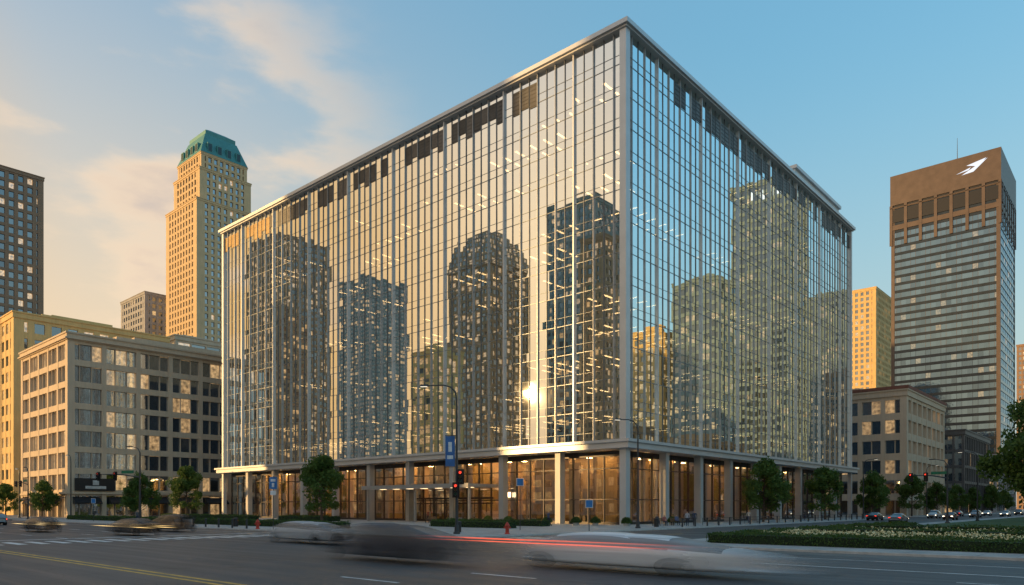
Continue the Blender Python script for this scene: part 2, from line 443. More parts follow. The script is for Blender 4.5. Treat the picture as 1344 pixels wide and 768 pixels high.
for i in range(21):
    y=14+i*3.3
    for x in (-5.2,-8.6): b.box(x-.25,x+.25,y-.25,y+.25,9.33,9.37,0)
b.obj('lobby_lights',[EM('lobby_light',(1,.60,.23),54)],main)
b=MB()
b.box(-45,-21.6,-5.2,1.3,5.1,5.55,0); b.box(-45.1,-21.5,-5.3,-5.21,5.0,5.6,0)
for x in (-44.5,-33.3,-22.1): b.box(x-.15,x+.15,-4.6,-4.3,.13,5.1,0)
for i in range(8):
    x=-42+i*2.4
    b.box(x-.06,x+.06,1.0,1.12,.13,3.6,1); b.box(x+1.12,x+1.18,1.0,1.1,.13,2.8,1)
    b.box(x+1.0,x+1.06,.9,.94,.9,1.6,0); b.box(x+1.24,x+1.3,.9,.94,.9,1.6,0)
b.box(-42,-22.8,1.0,1.12,2.8,2.95,1); b.box(-42,-22.8,.98,1.14,3.5,3.75,1)
b.obj('entrance_canopy',[PM('canopy_metal',(.36,.35,.33),.45,.4,.1),M_dark],main)
b=MB()
for i in range(7): b.box(-43+i*3.2,-42+i*3.2,-3.4,-2.8,5.05,5.08,0)
b.box(-20.2,-19.3,.9,.94,3.7,4.4,0)
b.obj('canopy_lights',[EM('canopy_light',(1,.72,.4),5)],main)
b=MB(); 
b.box(-16,-.2,56,80,Z1+.8,62.9,0); b.box(-16.3,.2,55.7,80.3,62.9,63.5,1)
b.box(-80,-40,30,60,Z1+.8,63.5,0)
b.obj('rooftop_plant',[PM('white_panel',(.6,.62,.62),.5,.2,.08),M_alu],main)

# ------------------------------------------------------------------ other buildings
def building(name,x0,y0,w,d,h,fh,bw,wall,pier=.5,span=1.2,inset=.35,sub=0,tint=(.03,.04,.05),lit=.12,mirror=.35,base=0,roof=True,corner=None,parent=None,z0=0.13,extra=None,spanmat=None,ls=.9,top=1.3,refl=(.8,.88,.95)):
    nx=max(1,round(w/bw)); ny=max(1,round(d/bw)); nf=max(1,round((h-base)/fh)); fh=(h-base)/nf
    gm=window_mat(name+'_window',w/nx/(sub+1 if sub else 1),d/ny/(sub+1 if sub else 1),fh,tint,lit,mirror,ls=ls,refl=refl)
    b=MB(); b.box(inset,w-inset,inset,d-inset,0,h,1)
    sm=2 if spanmat else 0
    for k in range(nf+1):
        z=base+k*fh; b.box(.06,w-.06,.06,d-.06,max(0,z-span*.5),min(h,z+span*.5),sm)
    cw=corner or pier*1.5
    def P(c,ww,horizontal,wd,dep=0):
        if horizontal:
            b.box(c-ww/2,c+ww/2,dep,inset+.1,0,h,0); b.box(c-ww/2,c+ww/2,d-inset-.1,d-dep,0,h,0)
        else:
            b.box(dep,inset+.1,c-ww/2,c+ww/2,0,h,0); b.box(w-inset-.1,w-dep,c-ww/2,c+ww/2,0,h,0)
    if pier>0:
        for i in range(1,nx): P(w*i/nx,pier,True,w)
        for i in range(1,ny): P(d*i/ny,pier,False,d)
    if sub:
        for i in range(nx):
            for j in range(1,sub+1): P(w*(i+j/(sub+1))/nx,.12,True,w,.2)
        for i in range(ny):
            for j in range(1,sub+1): P(d*(i+j/(sub+1))/ny,.12,False,d,.2)
    for (cx,cy) in ((0,0),(w,0),(w,d),(0,d)):
        b.box(max(-.02,cx-cw),min(w+.02,cx+cw),max(-.02,cy-cw),min(d+.02,cy+cw),0,h,0)
    b.box(-.25,w+.25,-.25,d+.25,h,h+top,0)
    b.box(-.45,w+.45,-.45,d+.45,h+top+.003,h+top+.35,0)
    if roof:
        b.box(w*.25,w*.7,d*.3,d*.7,h+top,h+top+3.5,0); b.box(w*.75,w*.85,d*.2,d*.3,h+top,h+top+2,0)
    if extra: extra(b,w,d,h)
    mats=[wall,gm]+([spanmat] if spanmat else [wall])
    mats+= [M_black,PM(name+'_trim',(.5,.5,.48),.6)]
    return b.obj(name,mats,parent,loc=(x0,y0,z0))

S_lime=PM('limestone',(.42,.37,.30),.85,0,.14,.3,.2,10,streak=True)
S_tan=PM('tan_stone',(.62,.45,.25),.85,0,.14,.3,streak=True)
S_gold=PM('gold_glow_stone',(.70,.47,.19),.8,0,.15,.3,streak=True)  # yellow base colour stands in for reflected golden glow on unlit faces
S_brown=PM('brown_granite',(.28,.17,.10),.6,0,.15,.3,streak=True)
S_bronze=PM('bronze_cladding',(.11,.080,.064),.45,.3,.15,.3)
S_grey=PM('grey_stone',(.34,.34,.34),.8,0,.15,.3)
S_dk=PM('dark_cladding',(.06,.065,.07),.5,.1,.2,.3)
S_pale=PM('pale_stone',(.58,.46,.33),.8,0,.14,.3,streak=True)

def shops(b,w,d,h):
    n=8
    for i in range(n):
        y0=d*i/n+.9; y1=d*(i+1)/n-.9
        b.face([(w+.05,y0,4.3),(w+1.7,y0,3.1),(w+1.7,y1,3.1),(w+.05,y1,4.3)],3)
        b.face([(w+1.7,y0,3.1),(w+1.7,y0,2.8),(w+1.7,y1,2.8),(w+1.7,y1,3.1)],3)
        b.face([(w+.05,y0,4.3),(w+.05,y0,2.8),(w+1.7,y0,2.8),(w+1.7,y0,3.1)],3)
    for i in range(5):
        x0=w*i/5+.9; x1=w*(i+1)/5-.9
        b.face([(x0,-.05,4.3),(x1,-.05,4.3),(x1,-1.7,3.1),(x0,-1.7,3.1)],3)
        b.face([(x0,-1.7,2.8),(x0,-1.7,3.1),(x1,-1.7,3.1),(x1,-1.7,2.8)],3)
    b.box(-.35,w+.35,-.35,d+.35,4.9,5.3,0)
    b.box(-.6,w+.6,-.6,d+.6,h+.2,h+.5,0)
    b.box(w+.3,w+.45,1.2,9,5.6,8.2,3)
    b.box(w+.46,w+.5,3.2,7.2,6.0,6.6,4); b.box(w+.46,w+.5,4.6,5.8,6.8,7.8,4)
building('commercial_building',-152,-23.5,32,56,36.8,4.5,6.6,S_pale,pier=.9,span=1.25,sub=2,inset=.6,base=5.2,lit=.2,mirror=.5,extra=shops,roof=True,tint=(.03,.035,.04))
building('stone_office_building',-212,-19,36,40,52,4.2,4.2,S_gold,pier=1.6,span=1.7,lit=.4,mirror=.3)
building('concrete_office_block',-232,30,40,26,57,4,5,S_pale,pier=.6,span=1.5,lit=.05)
building('slender_grey_building',-420,97,35,28,124,4,3.4,S_grey,pier=1.4,span=1.6,lit=.1)
building('brown_office_tower',-372,-36,42,67,150,4,3.6,S_brown,pier=1.5,span=1.3,inset=.6,lit=.15,mirror=.25)
tw=empty('teal_roofed_tower')
building('shaft',-364,100,37,35,163,3.9,3.5,S_tan,pier=1.7,span=1.3,inset=.7,parent=tw,roof=False,lit=.1,corner=3.5,top=1)
building('upper_shaft',-361,103,31,29,181,3.9,3.4,S_tan,pier=1.5,span=1.2,inset=.7,parent=tw,roof=False,lit=.1,corner=2.5,top=1)
building('crown_base',-359.5,104.5,28,26,190,3.9,3.2,S_tan,pier=1.3,span=1.1,inset=.7,parent=tw,roof=False,lit=.1,top=.8)
b=MB()
Zc=191.5
b.frustum((-359.8,-331.2,104.2,130.8),(-355.5,-335.5,108.5,126.5),Zc,Zc+12,0); b.box(-355,-336,109,126,Zc+12,Zc+14.5,0); b.frustum((-355,-336,109,126),(-351,-340,113,122),Zc+14.5,Zc+17,0)
for i in range(4):
    x=-355.5+i*5.6; b.box(x,x+2.8,104.5,108.6,Zc+1,Zc+6,0); b.box(x+.4,x+2.4,104.44,104.5,Zc+1.5,Zc+5.5,1)
    y=108+i*5.4; b.box(-335,-331.5,y,y+2.8,Zc+1,Zc+6,0); b.box(-331.5,-331.44,y+.4,y+2.4,Zc+1.5,Zc+5.5,1)
b.obj('crown',[PM('teal_copper',(.07,.25,.24),.5,.1,.2,.2,streak=True),PM('teal_glass',(.02,.05,.06),.1)],tw)

rt=empty('banded_glass_tower')
building('tower_body',-56,343,48,49,158,3.95,48/7,S_bronze,pier=0.0,span=1.4,inset=.25,parent=rt,roof=False,lit=.05,mirror=.5,corner=1.6,tint=(.025,.045,.065),spanmat=PM('spandrel_metal',(.045,.055,.065),.2,.6,.2,.3),sub=2,top=.3,refl=(.32,.48,.62),ls=.6)
b=MB(); b.box(-56.4,-7.6,342.6,392.4,160,175.5,0); b.box(-56,-8,343,392,158.6,160,1)
for i in range(8):
    x=-56+i*48/7; b.box(x-.7,x+.7,342.55,342.9,139,160,0)
    y=343+i*7; b.box(-7.9,-7.55,y-.7,y+.7,139,160,0)
b.box(-56.2,-7.8,342.7,392.2,147.0,149.5,0)
b.box(-56.15,-7.85,342.75,392.15,151,157.5,1)
b.box(-44,-20,355,380,175.5,179,1); b.tube((-30,366,179),(-30,366,196),.25,.08,6,1)
z=166
b.face([(-24,342.5,z+.5),(-13,342.5,z+6),(-19,342.5,z+.9)],2); b.face([(-22,342.45,z+4.6),(-13.6,342.45,z+6.2),(-17,342.45,z+3.0)],2)
b.face([(-26.5,342.5,z+1.5),(-20,342.5,z+3.4),(-21,342.5,z+2.2)],2)
b.obj('crown_band',[S_bronze,M_black,EM('logo_white',(.9,.93,1),1.1)],rt)
building('stone_office_building',-121,465,25,42,152,3.9,3.6,S_gold,pier=1.6,span=1.5,roof=False,lit=.15)
lr=empty('corner_office_building')
building('walls',-45,120,48,42,29.2,4.6,5.2,S_pale,pier=1.0,span=1.7,inset=.6,lit=.12,base=4.6,mirror=.5,sub=1,parent=lr)
b=MB(); b.box(-45.5,3.5,119.5,162.5,31.0,31.8,0); b.obj('brick_parapet',[PM('red_brick',(.22,.09,.06),.85)],lr)
building('dark_office_block',-42,185,46,45,24.5,4.5,3.0,S_dk,pier=.5,span=.8,lit=.05,mirror=.4)
building('brown_office_tower',-38,650,38,50,134,4,4,S_brown,pier=1.0,span=1.5,lit=.15)
building('concrete_office_block',-40,245,44,50,20,4.2,5,S_grey,pier=.7,span=1.2,lit=.1)

# ---- buildings across the streets
S_refl=PM('brown_brick',(.38,.26,.15),.8,0,.15,.3,streak=True)
S_refl2=PM('grey_cladding',(.22,.28,.27),.7,0,.15,.3)
def ref(name,cx,cy,s,h,wall,lit=.16,s2=None,**k):
    s2=s2 or s
    return building(name,cx-s/2,cy-s2/2,s,s2,h,4,k.pop('bw',3.4),wall,pier=k.pop('pier',1.0),span=k.pop('span',1.6),lit=lit,ls=.8,mirror=k.pop('mirror',.2),tint=(.05,.06,.06),**k)
ref('brown_office_tower',-352,-169,36,160,S_refl,lit=.35)
ref('banded_office_tower',-516,-360,45,213,S_refl2,pier=.3,lit=.25)
def arch(b,w,d,h):
    n=7
    for i in range(n):
        t0=i/n; t1=(i+1)/n; hw=math.sqrt(1-t1**2)*w/2; hd=math.sqrt(1-t1**2)*d/2
        b.box(w/2-hw-.5,w/2+hw+.5,d/2-hd-.5,d/2+hd+.5,h+t0*24,h+t1*24,0)
        for j in range(9):
            xx=w/2-hw+2*hw*(j+.2)/9; b.box(xx,xx+hw*.12,d/2+hd+.5,d/2+hd+.53,h+t0*24+.6,h+t1*24-.8,1)
            yy=d/2-hd+2*hd*(j+.2)/9; b.box(w/2+hw+.5,w/2+hw+.53,yy,yy+hd*.12,h+t0*24+.6,h+t1*24-.8,1)
ref('round_topped_tower',-227,-216,31,129,S_refl,extra=arch,roof=False,lit=.3)
ref('brick_office_tower',-158,-212,27,143,S_refl2,lit=.3); ref('brick_office_tower',-135,-190,12,118,S_refl,lit=.35)
ref('gold_office_block',-176,-131,15,64,S_gold,lit=.8)  # most windows glow, added to turn its sunless faces golden
st_=empty('sign_topped_tower')
ref('tower_body',91,270,27,153,S_refl2,pier=.3,lit=.08,parent=st_)
b=MB()
for i,ww in enumerate((2.5,1.2,2.2,2.0)): b.box(80+i*4.2,80+i*4.2+ww*1.1,256.15,256.3,146,150,0)
for i,ww in enumerate((2.5,1.2,2.2,2.0)): b.box(76.9,77.1,262+i*4.2,262+i*4.2+ww*1.1,146,150,0)
b.obj('roof_sign',[EM('sign_white',(1,.95,.85),1.5)],st_)
ref('gold_office_block',117,206,15,76,S_gold,lit=.7); ref('grey_office_tower',91,203,20,92,S_refl2,pier=.4)
ref('grey_office_tower',93,361,28,120,S_refl2); ref('grey_office_tower',70,330,24,70,S_refl,lit=.3)
q=random.Random(11); x=-330
while x<40:
    ww=q.uniform(18,34); hh=q.uniform(15,24) if x>-165 else q.uniform(9,14)
    if -175<x+ww/2<-90: hh=min(hh,15)
    building('brick_shop_building',x,-128,ww,q.uniform(24,34),hh,4,4,q.choice((S_refl,S_tan,S_lime,S_grey)),pier=1,span=1.5,lit=.45)
    x+=ww+q.choice((0.5,.5,6))
y=70
while y<190:
    ww=q.uniform(22,34); building('brick_shop_building',62,y,24,ww,q.uniform(14,26),4,4,q.choice((S_refl,S_tan,S_grey)),pier=1,span=1.5,lit=.25); y+=ww+1

# ------------------------------------------------------------------ vegetation
def leafmat(name,c1,c2):
    m,nt,out=newmat(name); p=N(nt,'ShaderNodeBsdfPrincipled'); p.inputs['Roughness'].default_value=.6; p.inputs['Specular IOR Level'].default_value=.25
    tc=N(nt,'ShaderNodeTexCoord').outputs['Object']
    f=maprange(nt,math_n(nt,'ADD',math_n(nt,'MULTIPLY',noise(nt,tc,.9,2),.5),math_n(nt,'MULTIPLY',noise(nt,tc,9,2),.5)),.35,.65,0,1)
    c=mixcol(nt,f,c1,c2); L(nt,c,p.inputs[0])
    t=N(nt,'ShaderNodeBsdfTranslucent'); L(nt,c,t.inputs[0])
    mx=N(nt,'ShaderNodeMixShader'); mx.inputs[0].default_value=.3; L(nt,p.outputs[0],mx.inputs[1]); L(nt,t.outputs[0],mx.inputs[2]); L(nt,mx.outputs[0],out.inputs[0]); return m
M_leaf=leafmat('foliage',(.035,.085,.018),(.13,.20,.04)); M_bark=PM('bark',(.09,.065,.045),.9,0,.3,6,.6,20)
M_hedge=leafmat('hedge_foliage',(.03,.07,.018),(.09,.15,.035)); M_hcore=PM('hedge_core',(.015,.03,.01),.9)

def leaf(b,c,s,rg,m):
    a=Vector((rg.gauss(0,1),rg.gauss(0,1),rg.gauss(0,.7))).normalized(); e=a.orthogonal().normalized()
    e.rotate(Matrix.Rotation(rg.uniform(0,6.28),3,a)); f=a.cross(e)
    k=s*rg.uniform(.6,1.25)
    b.face([c-e*k,c-f*k*.55,c+e*k,c+f*k*.55],m)
def tree_mesh(name,h,cr,seed,nleaf,ls,trunk=.22,cone=.5,ncl=46):
    rg=random.Random(seed); b=MB()
    th=h*trunk; lean=rg.uniform(-.15,.15)
    b.path([(0,0,0),(lean*.3,0,th),(lean,.1,h*.6),(lean,.1,h*.93)],[h*.022,h*.016,h*.009,h*.002],8,0)
    cl=[]
    for i in range(ncl):
        t=rg.random()**.85; z=th+(h-th)*(.02+.95*t)
        prof=math.sin(math.pi*min(1,(t*.80+.18)))**.7*(1-cone*t*.75)
        r=cr*prof*rg.uniform(.35,1.05); a=rg.uniform(0,6.28)
        c=Vector((r*math.cos(a)+lean,r*math.sin(a),z)); cl.append((c,cr*rg.uniform(.14,.30)))
        zs=max(th*.85,z-r*.75); b.path([(lean*.6,0,zs),tuple(c*.55+Vector((0,0,zs))*.45),tuple(c)],[h*.006,h*.004,.01],5,0)
    for c in range(nleaf):
        cc,rr_=cl[rg.randrange(len(cl))]
        dv=Vector((rg.gauss(0,1),rg.gauss(0,1),rg.gauss(0,.75)))
        dv=dv.normalized()*rr_*(rg.random()**.45)*1.2
        leaf(b,cc+dv,ls,rg,1)
    return b.obj(name,[M_bark,M_leaf])
protoA=tree_mesh('tree',9.3,3.6,1,9000,.21)
protoB=tree_mesh('tree',8.4,3.4,2,8500,.21,cone=.35)
protoC=tree_mesh('tree',14.5,6.0,5,22000,.25,cone=.1,trunk=.2,ncl=80)
def put(p,x,y,s=1,rot=0,first=False):
    o=p if first else p.copy()
    if not first: scene.collection.objects.link(o); o.name='tree'
    o.location=(x,y,.12); o.rotation_euler=(0,0,rot); o.scale=(s,s,s*random.uniform(.95,1.06)); return o
put(protoA,-42,-14.6,1.05,0,True); put(protoB,5,29.4,1.08,0,True); put(protoC,40.8,14.5,.92,0,True)
put(protoA,5,56,1.02,2); put(protoB,5,84,1.05,1); put(protoA,5,116,1.05,3)
for y in (140,166,192,220,250): put(protoB,5.5,y,random.uniform(.95,1.2),y)
put(protoA,-100,-8,1.1,4); put(protoB,-92,-20,.9,3); put(protoB,-124,-27,.85,1); put(protoA,-146,-28,.8,2); put(protoB,-160,-28,.8,5)
for (x,y,s) in ((44,36,.8),(36,60,.8),(33,92,.75),(30,130,.7),(52,5,.7)): put(protoC,x,y,s,x*y)

def hedge(name,x0,x1,y0,y1,h,dens=70,ls=.07,z0=.13,flowers=0):
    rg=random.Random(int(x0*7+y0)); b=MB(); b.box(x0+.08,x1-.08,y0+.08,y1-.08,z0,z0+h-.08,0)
    w=x1-x0; d=y1-y0
    def add(n,fn,m=1,s=ls):
        for _ in range(int(n)): leaf(b,fn(),s,rg,m)
    j=lambda: rg.gauss(0,.05)
    wob=lambda x,y: .06*math.sin(x*1.3+y)+.05*math.sin(y*2.1+x*.4)
    def top():
        x=rg.uniform(x0,x1); y=rg.uniform(y0,y1); return Vector((x,y,z0+h+j()+wob(x,y)-.04))
    add(w*d*dens,top)
    add(w*h*dens,lambda:Vector((rg.uniform(x0,x1),y0+j(),rg.uniform(z0,z0+h))))
    add(d*h*dens,lambda:Vector((x1+j(),rg.uniform(y0,y1),rg.uniform(z0,z0+h))))
    add(d*h*dens,lambda:Vector((x0+j(),rg.uniform(y0,y1),rg.uniform(z0,z0+h))))
    if flowers:
        add(w*d*flowers,lambda:top()+Vector((0,0,.08)),2,.075)
    return b.obj(name,[M_hcore,M_hedge,PM('flower_petals',(.75,.68,.40),.7)])
hedge('hedge',27,60,-32.6,-30.6,.6,120,.07)
hedge('hedge',27,29,-30.3,12,.6,60,.09)
hedge('flower_bed',29.3,58,-30.2,-24,.55,70,.08,flowers=34)
hedge('hedge',29.3,62,-23.6,-21.6,.8,60,.08)
hedge('flower_bed',29.3,56,-21.3,-12,.5,30,.1,flowers=12)
hedge('hedge',29.3,58,-11.6,-9.8,.8,40,.1)
hedge('hedge',-46,-14,-31.5,-29.8,.7,60,.09)
hedge('hedge',-14,-2,-19,-17.5,.7,60,.09)
hedge('hedge',-60,-46,-11,-8.5,.8,40,.1); hedge('hedge',-98,-64,-14,-12,.8,30,.12); hedge('hedge',-20,-4,-11,-9.3,.7,50,.09)
hedge('hedge',-96,-56,-31,-29.5,.7,40,.11)
def bush(x,y,r):
    rg=random.Random(int(x*31+y)); b=MB()
    for _ in range(900):
        v=Vector((rg.gauss(0,1),rg.gauss(0,1),rg.gauss(0,1))).normalized()*r*rg.uniform(.8,1.05); v.z=abs(v.z)*1.1+ .35
        leaf(b,v,.09,rg,0)
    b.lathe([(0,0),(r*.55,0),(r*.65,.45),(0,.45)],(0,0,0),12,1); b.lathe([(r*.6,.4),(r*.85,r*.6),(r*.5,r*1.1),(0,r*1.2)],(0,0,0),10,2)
    b.obj('potted_shrub',[M_hedge,M_conc,M_hcore],loc=(x,y,.13))
for i,(x,y) in enumerate(((-4,-4.5),(-1.5,-4),(2.5,-3.5),(-8,-5),(-14,-5.5),(4.2,4),(-19,-4))): bush(x,y,.62)
b=MB(); b.face([(26.5,-20,.134),(58,-20,.134),(58,200,.134),(26.5,200,.134)])
b.obj('lawn_grass',[PM('grass',(.05,.09,.025),.95,0,.4,1.2,.8,60)])

# ------------------------------------------------------------------ street furniture
M_lens=EM('lamp_lens',(1,.9,.7),1.2); M_ban=PM('banner_blue',(.03,.13,.36),.6); M_banw=PM('banner_white',(.6,.65,.7),.6)
M_red=EM('signal_red',(1,.06,.03),1.8); M_amb=PM('amber_off',(.12,.06,.01),.3); M_grn=PM('green_off',(.01,.08,.05),.3)
def signal_head(parent,loc,rot):
    b=MB(); b.box(-.17,.17,-.13,.13,0,1.05,0)
    for i,m in enumerate((1,2,3)):
        zc=.87-.34*i
        b.tube((0,-.131,zc),(0,-.14,zc),.12,.12,12,m); b.tube((0,-.13,zc+.02),(0,-.30,zc+.03),.14,.14,10,0,False)
    b.box(-.3,.3,.0,.02,-.1,1.15,0); b.tube((0,.13,.5),(0,.4,.5),.03,.03,6,0)
    return b.obj('signal_head',[M_black,M_red,M_amb,M_grn],parent,loc,rot)
def street_lamp(x,y,h,arm,rot,banner=False,signal=False):
    e=empty('street_lamp',(x,y,.13),rot); b=MB()
    b.lathe([(.28,0),(.28,.15),(.2,.2),(.17,.7),(.13,.75)],n=12); b.tube((0,0,.7),(0,0,h-1.2),.12,.075,10)
    pts=[(0,0,h-1.2),(-.12,0,h-.55),(-.5,0,h-.15),(-1.1,0,h+.02),(-arm,0,h)]
    b.path(pts,[.075,.065,.055,.05,.045],8)
    b.obj('pole',[M_pole],e)
    b=MB(); b.frustum((-arm-.75,-arm+.05,-.14,.14),(-arm-.6,-arm,-.09,.09),h-.06,h+.1,0); b.box(-arm-.65,-arm-.1,-.1,.1,h-.09,h-.061,1)
    b.obj('lamp_head',[M_pole,M_lens],e)
    if banner:
        b=MB(); b.box(-.95,-.15,-.02,.02,5.6,8.1,0); b.box(-.98,0,-.025,.025,8.12,8.17,1); b.box(-.98,0,-.025,.025,5.52,5.57,1)
        b.box(-.8,-.3,-.026,.026,6.2,6.5,2); b.box(-.7,-.4,-.026,.026,6.8,7.6,2)
        b.obj('banner',[M_ban,M_pole,M_banw],e)
    if signal: signal_head(e,(.32,0,4.2),0); signal_head(e,(.0,-.35,3.1),0)
    return e
street_lamp(4.9,-33,12.3,2.4,R(35),True,True)
street_lamp(7.6,-9.3,11.3,2.0,R(60))
street_lamp(-97,-30,11.5,1.6,R(0)); street_lamp(-124,-31,10,1.6,0)
street_lamp(7.3,70,11,1.8,R(180)); street_lamp(7.3,120,12,1.8,R(180)); street_lamp(27,60,11,2,0)
def mast(x,y,h,arm,rot):
    e=empty('traffic_signal',(x,y,.13),rot); b=MB()
    b.lathe([(.32,0),(.32,.1),(.2,.2),(.16,.3)],n=12); b.tube((0,0,.2),(0,0,h),.15,.09,10); b.path([(0,0,6.2),(-arm*.4,0,6.6),(-arm,0,6.75)],[.1,.08,.05],8)
    b.path([(0,0,h),(-.4,0,h+.6),(-1.6,0,h+.9)],[.08,.06,.04],8); b.box(-2.3,-1.5,-.15,.15,h+.82,h+.95)
    b.box(-arm*.42,-arm*.42+2.2,-.03,.03,6.75,7.15,1)
    b.obj('mast',[M_pole,PM('street_sign_green',(.01,.16,.08),.5)],e)
    for t in (.55,.95): signal_head(e,(-arm*t,-.1,5.9),0)
    return e
mast(-54,-35,9.5,8,R(20)); mast(-103,-35,8.5,7,R(0)); mast(26.6,40,8,5,R(-10))
M_sb=PM('sign_blue',(.02,.16,.42),.5); M_sw=PM('sign_white',(.7,.7,.7),.5)
def sign(x,y,h,rot,kind):
    e=empty('road_sign',(x,y,.13),rot); b=MB(); b.tube((0,0,0),(0,0,h),.035,.035,8); b.obj('post',[M_pole],e)
    b=MB()
    if kind=='blue':
        b.box(-.4,.4,-.05,-.036,h-1.3,h-.1,0); b.box(-.25,.25,-.055,-.051,h-.55,h-.3,1); b.box(-.12,.12,-.055,-.051,h-1.1,h-.7,1)
        b.box(-.3,.3,-.05,-.036,h-1.9,h-1.45,1)
    else:
        b.box(-.35,.35,-.05,-.036,h-.85,h-.1,1); b.box(-.3,.3,-.055,-.051,h-.8,h-.15,0)
    b.obj('panel',[M_sb,M_sw],e)
sign(-17.5,-36.6,5.3,R(35),'blue'); sign(2.3,-22,5.1,R(40),'p'); sign(9,-20,3,R(45),'p'); sign(-74,-34,3.6,R(40),'p')
def hydrant(x,y):
    b=MB(); b.lathe([(.17,0),(.17,.06),(.12,.08),(.12,.5),(.16,.52),(.16,.57),(.13,.6),(.10,.7),(.04,.75),(.03,.8),(0,.8)],n=14)
    b.tube((-.22,0,.42),(.22,0,.42),.055,.055,10); b.tube((0,-.2,.38),(0,.02,.38),.075,.075,10); b.tube((0,-.23,.38),(0,-.2,.38),.05,.05,6)
    b.obj('fire_hydrant',[PM('hydrant_red',(.5,.04,.02),.45)],loc=(x,y,.13),smooth=False,rot=R(40)).scale=(1.3,1.3,1.25)
hydrant(-19.8,-37); hydrant(8.0,-30.2)
def bollard(x,y):
    b=MB(); b.lathe([(.1,0),(.1,.85),(.12,.87),(.12,.92),(.07,.98),(0,1.0)],n=10); b.obj('bollard',[M_pole],loc=(x,y,.13))
for i in range(24): bollard(8.8,-2+i*3)
for i in range(7): bollard(-40+i*3,-37)
b=MB()
for y0 in range(6,84,4):
    b.tube((7.2,y0,.13),(7.2,y0,1.05),.03,.03,6); b.tube((7.2,y0,1.0),(7.2,y0+4,1.0),.025,.025,6); b.tube((7.2,y0,.6),(7.2,y0+4,.6),.02,.02,6)
b.obj('railing',[M_pole])
def bench(x,y,rot):
    b=MB()
    for i in range(4): b.box(-.9,.9,-.25+i*.13,-.15+i*.13,.43,.47,0)
    for i in range(3): b.box(-.9,.9,.27+i*.03,.30+i*.03,.55+i*.13,.65+i*.13,0)
    for s in (-.75,.75): b.box(s-.03,s+.03,-.24,-.18,0,.43,1); b.box(s-.03,s+.03,.2,.26,0,.43,1); b.box(s-.03,s+.03,-.24,.28,.38,.428,1); b.box(s-.025,s+.025,.3,.36,.3,.95,1)
    b.obj('park_bench',[PM('bench_wood',(.2,.12,.06),.7),M_black],loc=(x,y,.13),rot=rot)
bench(4.3,.8,R(60)); bench(5.2,3.6,R(60)); bench(-26,-8,0)
def bin_(x,y):
    b=MB(); b.lathe([(.25,0),(.27,.05),(.27,.85),(.30,.87),(.28,.95),(.12,1.0),(.12,.96)],n=14); b.obj('trash_bin',[M_black],loc=(x,y,.13))
bin_(6.4,-3.5); bin_(2,-30); bin_(-30,-34)

# ------------------------------------------------------------------ people
def person(x,y,rot,pose,shirt,legs,hair=(.03,.02,.015),s=1.):
    V=[(0,0,.95),(0,0,1.15),(0,.01,1.36),(0,0,1.49),(0,-.01,1.58),(0,-.01,1.68)]
    Rr=[.135,.125,.155,.06,.085,.085]; E=[(0,1),(1,2),(2,3),(3,4),(4,5)]
    def chain(root,pts,rs):
        p=root
        for q_,r in zip(pts,rs): V.append(q_); Rr.append(r); E.append((p,len(V)-1)); p=len(V)-1
    if pose=='sit':
        for i in range(6): V[i]=(V[i][0],V[i][1]+.1,V[i][2]-.40)
        for sg in (-1,1):
            chain(0,[(sg*.1,.05,.53),(sg*.12,-.36,.52),(sg*.12,-.38,.1),(sg*.13,-.53,.04)],[.1,.07,.045,.04])
            chain(2,[(sg*.2,.1,.95),(sg*.25,.0,.70),(sg*.12,-.22,.60),(sg*.08,-.3,.60)],[.065,.045,.035,.035])
    else:
        st=.28 if pose=='walk' else .03
        for sg in (-1,1):
            chain(0,[(sg*.1,0,.88),(sg*.1,-sg*st*.45,.50),(sg*.1,-sg*st+(.06 if sg<0 else 0),.09),(sg*.11,-sg*st-.14,.04)],[.1,.07,.045,.04])
            chain(2,[(sg*.2,0,1.41),(sg*.25,sg*st*.35,1.13),(sg*.25,sg*st*.8-.06,.88),(sg*.24,sg*st*.9-.08,.78)],[.065,.045,.032,.035])
    me=bpy.data.meshes.new('person'); me.from_pydata(V,E,[]); o=bpy.data.objects.new('person',me); scene.collection.objects.link(o)
    o.location=(x,y,.13); o.rotation_euler=(0,0,rot); o.scale=(s,s,s)
    mod=o.modifiers.new('skin','SKIN'); 
    if me.skin_vertices:
        for i,r in enumerate(Rr): me.skin_vertices[0].data[i].radius=(r,r*.8 if i<3 else r)
        me.skin_vertices[0].data[0].use_root=True
    o.modifiers.new('sub','SUBSURF').levels=1; o.modifiers['sub'].render_levels=2
    m,nt,out=newmat('clothing'); p=N(nt,'ShaderNodeBsdfPrincipled'); L(nt,p.outputs[0],out.inputs[0]); p.inputs['Roughness'].default_value=.8
    tc=N(nt,'ShaderNodeTexCoord').outputs['Object']; sz=N(nt,'ShaderNodeSeparateXYZ'); L(nt,tc,sz.inputs[0]); z=sz.outputs[2]
    dz=-.40 if pose=='sit' else 0
    c=mixcol(nt,math_n(nt,'GREATER_THAN',z,.97+dz),legs,shirt)
    c=mixcol(nt,math_n(nt,'GREATER_THAN',z,1.49+dz),c,(.42,.26,.18)); c=mixcol(nt,math_n(nt,'GREATER_THAN',z,1.66+dz),c,hair)
    c=mixcol(nt,math_n(nt,'LESS_THAN',z,.08),c,(.02,.02,.02)); L(nt,c,p.inputs[0]); me.materials.append(m)
    return o
person(7.6,1.4,R(200),'stand',(.35,.37,.42),(.03,.035,.05)); person(8.1,2.2,R(30),'stand',(.04,.05,.09),(.04,.04,.05),s=1.03)
person(4.1,.65,R(60),'sit',(.05,.05,.06),(.03,.03,.06)); person(4.7,1.3,R(60),'sit',(.3,.1,.08),(.05,.05,.07)); person(5.1,3.5,R(60),'sit',(.1,.12,.2),(.02,.02,.02))
